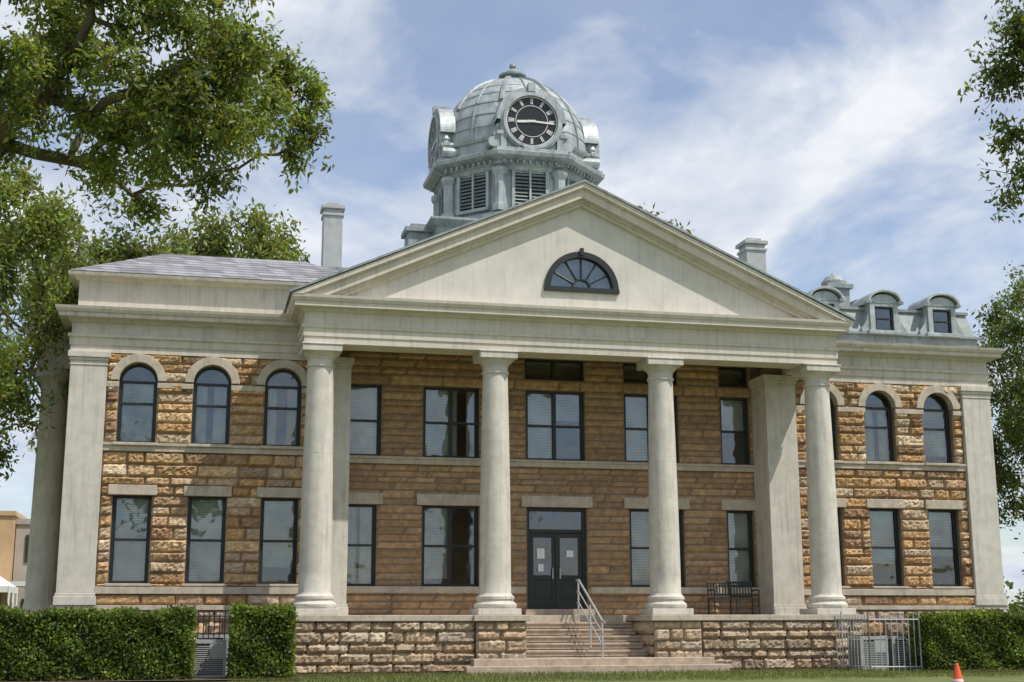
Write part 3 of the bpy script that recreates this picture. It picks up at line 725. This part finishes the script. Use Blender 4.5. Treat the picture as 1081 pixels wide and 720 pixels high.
tree('pecan_tree',(-16.2,12.5,-1.6),(-15.2,12.6,3.9),cl,.17,.080,5,twigs=22,lpt=20,col=(.12,.165,.04))
def crown(cx,cy,cz_,rx,ry,rz,n,cr,seed,shell=.5):
    rg=random.Random(seed); out=[]
    while len(out)<n:
        x,y,z=(rg.uniform(-1,1) for _ in range(3)); d=math.sqrt(x*x+y*y+z*z)
        if d>1 or d<shell: continue
        if z<-.6 and rg.random()<.5: continue
        out.append((cx+x*rx,cy+y*ry,cz_+z*rz,cr*rg.uniform(.7,1.25)))
    return out
vis=lambda x,y,z: 1.3 if x>-16.8 else .4
tree('oak_tree',(-18.2,38.5,-1.2),(-17.6,38.6,3.2),crown(-17.2,38.5,8.4,4.3,3.2,5.0,82,.85,3),.28,.18,11,twigs=22,lpt=15,col=(.125,.17,.042),dens=vis)
tree('oak_tree',(-17.5,32,-1.2),(-17.2,33,2.6),crown(-16.4,34.5,6.2,2.2,2.4,2.8,22,.6,13),.17,.13,12,twigs=18,lpt=14,col=(.12,.165,.04))
tree('oak_tree',(20.8,43,-1.2),(20.6,43,3.0),crown(19.8,43,7.4,3.4,3.0,5.6,92,.85,4,.25),.28,.18,14,twigs=22,lpt=15,col=(.085,.125,.032),dens=lambda x,y,z: 1.35 if x<20.3 else .35)
cl=[]
for k in range(24):
    cl.append((CXo+16*math.sin(math.radians(36.5))+R.uniform(-.6,1.0),16*math.cos(math.radians(36.5))+R.uniform(-.7,.7),R.uniform(4.85,7.4),R.uniform(.24,.40)))
for k in range(10): cl.append((3.0+R.uniform(-.2,3),11.5+R.uniform(-2.0,2.0),R.uniform(5.2,8),.6))
tree('pecan_tree',(5.0,11.5,-1.5),(4.6,11.6,4.0),cl,.18,.085,9,twigs=22,lpt=18,col=(.10,.145,.035))
specs=[(-15.2,62,12.2,5.4,7.0,31),(-9.2,64,12.9,5.4,7.0,32),(-24,60,10,6,7,34),(11.0,62,14.9,2.8,5.3,35)]
for (x,y,z,r,h,s) in specs:
    tree('background_tree',(x,y,-1.2),(x+.3,y,z-h*.55),crown(x,y,z,r,r*.7,h,76,1.2,s,.3),.35,.34,s,twigs=17,lpt=14,col=(.115,.155,.042),dens=lambda x,y,z: 1.6 if z>13.5 else .25)
TL=empty('distant_tree_line'); rg=np.random.default_rng(8); ps=[]
for k in range(60):
    cx=-190+k*6.5+rg.uniform(-2,2); m=220; q=rg.normal(size=(m,3)); q/=np.linalg.norm(q,axis=1,keepdims=True); q*=rg.uniform(.6,1.05,(m,1)); hh=rg.uniform(4,7.5); ps.append(q*np.array([5,3,hh*.75])+np.array([cx,165+rg.uniform(-6,6),hh*.5]))
p=np.concatenate(ps); leaves('foliage',p,rg.uniform(.9,1.6,len(p)),np.array([.07,.11,.03])*rg.uniform(.6,1.4,(len(p),1)),TL,rng=rg,asp=.7)
SH=empty('shrub'); rg=np.random.default_rng(3)
p=rg.normal(size=(4000,3)); p/=np.linalg.norm(p,axis=1,keepdims=True); p*=rg.uniform(.7,1.05,(4000,1)); p=p*np.array([1.6,1.2,1.2])+np.array([16.6,38.5,.0]); p=p[p[:,2]>-1.2]
leaves('foliage',p,rg.uniform(.1,.16,len(p)),np.array([.07,.11,.025])*rg.uniform(.5,1.6,(len(p),1)),SH,rng=rg,asp=.6)
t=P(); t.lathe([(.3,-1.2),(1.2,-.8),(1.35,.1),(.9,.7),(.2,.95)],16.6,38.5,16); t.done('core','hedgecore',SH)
# --------------------------------------------------------------- AC units and fence
def ac(x,y,w=.75,h=.85):
    A=empty('air_conditioner_unit'); z=gz(y); t=P()
    t.box(x-w/2,x+w/2,y,y+w,z,z+.08); t.box(x-w/2,x+w/2,y,y+w,z+h-.08,z+h)
    for sx in (0,1):
        for sy in (0,1): t.box(x-w/2+sx*(w-.06),x-w/2+.06+sx*(w-.06),y+sy*(w-.06),y+.06+sy*(w-.06),z+.08,z+h-.08)
    for k in range(int((h-.2)/.045)):
        zz=z+.11+k*.045; t.box(x-w/2+.06,x+w/2-.06,y+.01,y+.03,zz,zz+.022); t.box(x-w/2+.01,x-w/2+.03,y+.06,y+w-.06,zz,zz+.022)
    t.box(x+.0,x+w/2-.06,y+.005,y+.0095,z+.45,z+h-.1)
    t.done('casing','acgrey',A,.008)
    t=P(); t.box(x-w/2+.05,x+w/2-.05,y+.05,y+w-.05,z+.05,z+h-.1); t.lathe([(.3,z+h+.001),(.3,z+h+.03),(.26,z+h+.035)],x,y+w/2,20); t.done('coil_and_fan_guard','black',A)
ac(-9.38,32.4,.74,.86); ac(-9.3,33.6,.74,.95); ac(7.2,32.6); ac(8.15,32.7); ac(8.6,33.9)
FN=empty('metal_fence'); t=P()
def fence(p0,p1,h,step=.12,r=.014):
    x0,y0=p0;x1,y1=p1; ln=math.hypot(x1-x0,y1-y0); n=int(ln/step)
    for k in range(n+1):
        u=k/n; x=x0+(x1-x0)*u; y=y0+(y1-y0)*u; big=k%9==0; t.tube([(x,y,gz(y)),(x,y,gz(y)+h+(.08 if big else 0))],r*(2 if big else 1),6)
    for hh in (.12,h-.12): t.tube([(x0,y0,gz(y0)+hh),(x1,y1,gz(y1)+hh)],.018,6)
fence((6.7,31.9),(8.1,31.9),1.4,.14,.011); fence((6.7,31.9),(6.7,35.5),1.4,.16,.011)
t.done('bars','acgrey',FN)
FN2=empty('metal_fence'); t=P(); fence((-9.9,33.2),(-7.7,33.2),1.5); t.done('bars','black',FN2)
BN=empty('porch_bench'); t=P(); bx0,bx1,by=4.0,5.35,35.9
for k in range(5): t.box(bx0,bx1,by-.45+k*.095,by-.37+k*.095,.62,.65)
for k in range(16): 
    x=bx0+.04+k*(bx1-bx0-.08)/15; t.tube([(x,by+.03,.64),(x,by+.10,1.08)],.016,6)
t.tube([(bx0,by+.10,1.09),(bx1,by+.10,1.09)],.028,8); t.tube([(bx0,by+.03,.70),(bx1,by+.03,.70)],.018,8)
for x in (bx0+.03,bx1-.03,(bx0+bx1)/2):
    t.tube([(x,by-.44,.2),(x,by-.42,.64)],.025,8); t.tube([(x,by+.06,.2),(x,by+.02,.64),(x,by+.10,1.09)],.025,8)
for x in (bx0+.03,bx1-.03): t.tube([(x,by-.42,.63),(x,by-.44,.86),(x,by-.2,.88),(x,by+.07,.86)],.022,8)
t.done('seat_and_frame','black',BN)
TC=empty('traffic_cone'); zc=gz(23); t=P()
t.box(3.60,4.00,22.8,23.2,zc,zc+.035); t.lathe([(.15,zc+.035),(.145,zc+.06),(.03,zc+.58),(.022,zc+.60)],3.80,23,24); t.done('cone_body','orange',TC)
t=P(); t.lathe([(.109,zc+.22),(.088,zc+.32)],3.80,23,24,cap=False); t.done('reflective_collar','white',TC)
TB=empty('town_building'); t=P(); t.box(-34,-19.6,80,92,-1.3,5.9); t.box(-34.1,-19.5,79.9,92,5.9,6.15); t.done('walls','brickfar',TB)
t=P(); t.box(-19.55,-14,81,92,-1.3,5.5); t.box(-19.6,-13.9,80.9,92.1,5.5,5.8); t.done('annex_walls','greyfar',TB)
t=P()
for k in range(7): t.box(-33+k*1.9,-32+k*1.9,79.93,79.99,3.6,5.0)
for k in range(3): t.box(-19+k*1.6,-18.2+k*1.6,80.93,80.99,3.4,4.9); 
t.box(-33.5,-20,79.93,79.99,-.9,1.6); t.box(-19,-14.5,80.93,80.99,-.9,1.4)
t.done('windows','dark',TB)
t=P(); t.prism([(-34,2.0),(-14,2.0),(-14,2.25),(-34,2.25)],77.6,79.9); 
for k in range(9): t.tube([(-33.5+k*2.4,77.8,-1.2),(-33.5+k*2.4,77.8,2.0)],.07,8)
t.done('awning','white',TB)
CN_=empty('canopy_tent'); t=P()
x0,x1,y0,y1=-19.7,-16.9,58,60.6; t.v+=[(x0,y0,1.5),(x1,y0,1.5),(x1,y1,1.5),(x0,y1,1.5),((x0+x1)/2,(y0+y1)/2,2.5)]; t.f+=[(0,1,4),(1,2,4),(2,3,4),(3,0,4)]
t.box(x0,x1,y0-.01,y0+.01,1.25,1.5); t.box(x0-.01,x0+.01,y0,y1,1.25,1.5); t.box(x1-.01,x1+.01,y0,y1,1.25,1.5)
for x in (x0,x1):
    for y in (y0,y1): t.tube([(x,y,-1.2),(x,y,1.5)],.04,8)
t.done('canopy_and_poles','white',CN_)
FN3=empty('metal_fence'); t=P(); fence((-21,50),(-14.6,50),1.3,.25,.02); t.done('bars','black',FN3)
t=P(); 
t.v+=[(-60,66,G0+.012),(60,66,G0+.012),(60,76,G0+.012),(-60,76,G0+.012)]; t.f.append((0,1,2,3))
M['asphalt']=surf('asphalt',(0.06,.06,.06),.9,.2,1,.2,40); t.done('road','asphalt')
# --------------------------------------------------------------- world, sun, camera
AZ=50; EL=58
w=bpy.data.worlds.new('World'); sc.world=w; w.use_nodes=True; nt=w.node_tree; nt.nodes.clear()
out=N(nt,'ShaderNodeOutputWorld'); sky=N(nt,'ShaderNodeTexSky',sky_type='NISHITA'); sky.sun_disc=False
sky.sun_elevation=math.radians(EL); sky.sun_rotation=math.radians(180-AZ); sky.air_density=1.0; sky.dust_density=.8; sky.ozone_density=2.5
b1=N(nt,'ShaderNodeBackground',Strength=.15); L(nt,sky.outputs[0],b1.inputs[0])
b2=N(nt,'ShaderNodeBackground',Strength=1.0)
tc=N(nt,'ShaderNodeTexCoord'); sx=N(nt,'ShaderNodeSeparateXYZ'); L(nt,tc.outputs['Generated'],sx.inputs[0])
zm=N(nt,'ShaderNodeMath',operation='ADD'); zm.inputs[1].default_value=.25; L(nt,sx.outputs[2],zm.inputs[0])
dx=N(nt,'ShaderNodeMath',operation='DIVIDE'); L(nt,sx.outputs[0],dx.inputs[0]); L(nt,zm.outputs[0],dx.inputs[1])
dy=N(nt,'ShaderNodeMath',operation='DIVIDE'); L(nt,sx.outputs[1],dy.inputs[0]); L(nt,zm.outputs[0],dy.inputs[1])
cb=N(nt,'ShaderNodeCombineXYZ'); L(nt,dx.outputs[0],cb.inputs[0]); L(nt,dy.outputs[0],cb.inputs[1])
mp=N(nt,'ShaderNodeMapping'); mp.inputs['Location'].default_value=(3.1,1.7,0); mp.inputs['Scale'].default_value=(1.0,.8,1); L(nt,cb.outputs[0],mp.inputs[0])
n1=N(nt,'ShaderNodeTexNoise',Scale=2.5,Detail=7.0,Roughness=.56,Distortion=.3); L(nt,mp.outputs[0],n1.inputs['Vector'])
r=N(nt,'ShaderNodeValToRGB'); e=r.color_ramp.elements; e[0].position=.42; e[0].color=(.22,.22,.22,1); e[1].position=.59; e[1].color=(1,1,1,1)
L(nt,n1.outputs['Fac'],r.inputs[0])
n2=N(nt,'ShaderNodeTexNoise',Scale=4.5,Detail=4.0,Roughness=.6); L(nt,mp.outputs[0],n2.inputs['Vector'])
r2=N(nt,'ShaderNodeValToRGB'); e=r2.color_ramp.elements; e[0].position=.30; e[0].color=(.58,.64,.78,1); e[1].position=.62; e[1].color=(.90,.92,.96,1)
L(nt,n2.outputs['Fac'],r2.inputs[0]); L(nt,r2.outputs[0],b2.inputs[0])
mx=N(nt,'ShaderNodeMixShader'); L(nt,r.outputs[0],mx.inputs[0]); L(nt,b1.outputs[0],mx.inputs[1]); L(nt,b2.outputs[0],mx.inputs[2]); L(nt,mx.outputs[0],out.inputs[0])
ld=bpy.data.lights.new('sun','SUN'); ld.energy=4.4; ld.angle=math.radians(.5); ld.color=(1,.955,.89)
lo=bpy.data.objects.new('sun',ld); COL.objects.link(lo)
sd=Vector((math.sin(math.radians(AZ))*math.cos(math.radians(EL)),-math.cos(math.radians(AZ))*math.cos(math.radians(EL)),math.sin(math.radians(EL))))
lo.rotation_euler=sd.to_track_quat('Z','Y').to_euler()
f,pp,th,roll=1437.45,.2043,.2279,-.0027
cd=bpy.data.cameras.new('camera'); cd.sensor_width=36; cd.lens=36*f/1081; cd.clip_end=5000; cd.clip_start=.1
co=bpy.data.objects.new('camera',cd); COL.objects.link(co); co.location=(-9.836,0,0)
fw=Vector((math.sin(th)*math.cos(pp),math.cos(th)*math.cos(pp),math.sin(pp)))
q=fw.to_track_quat('-Z','Y').to_matrix() @ Matrix.Rotation(roll,3,'Z')
co.rotation_euler=q.to_euler(); sc.camera=co
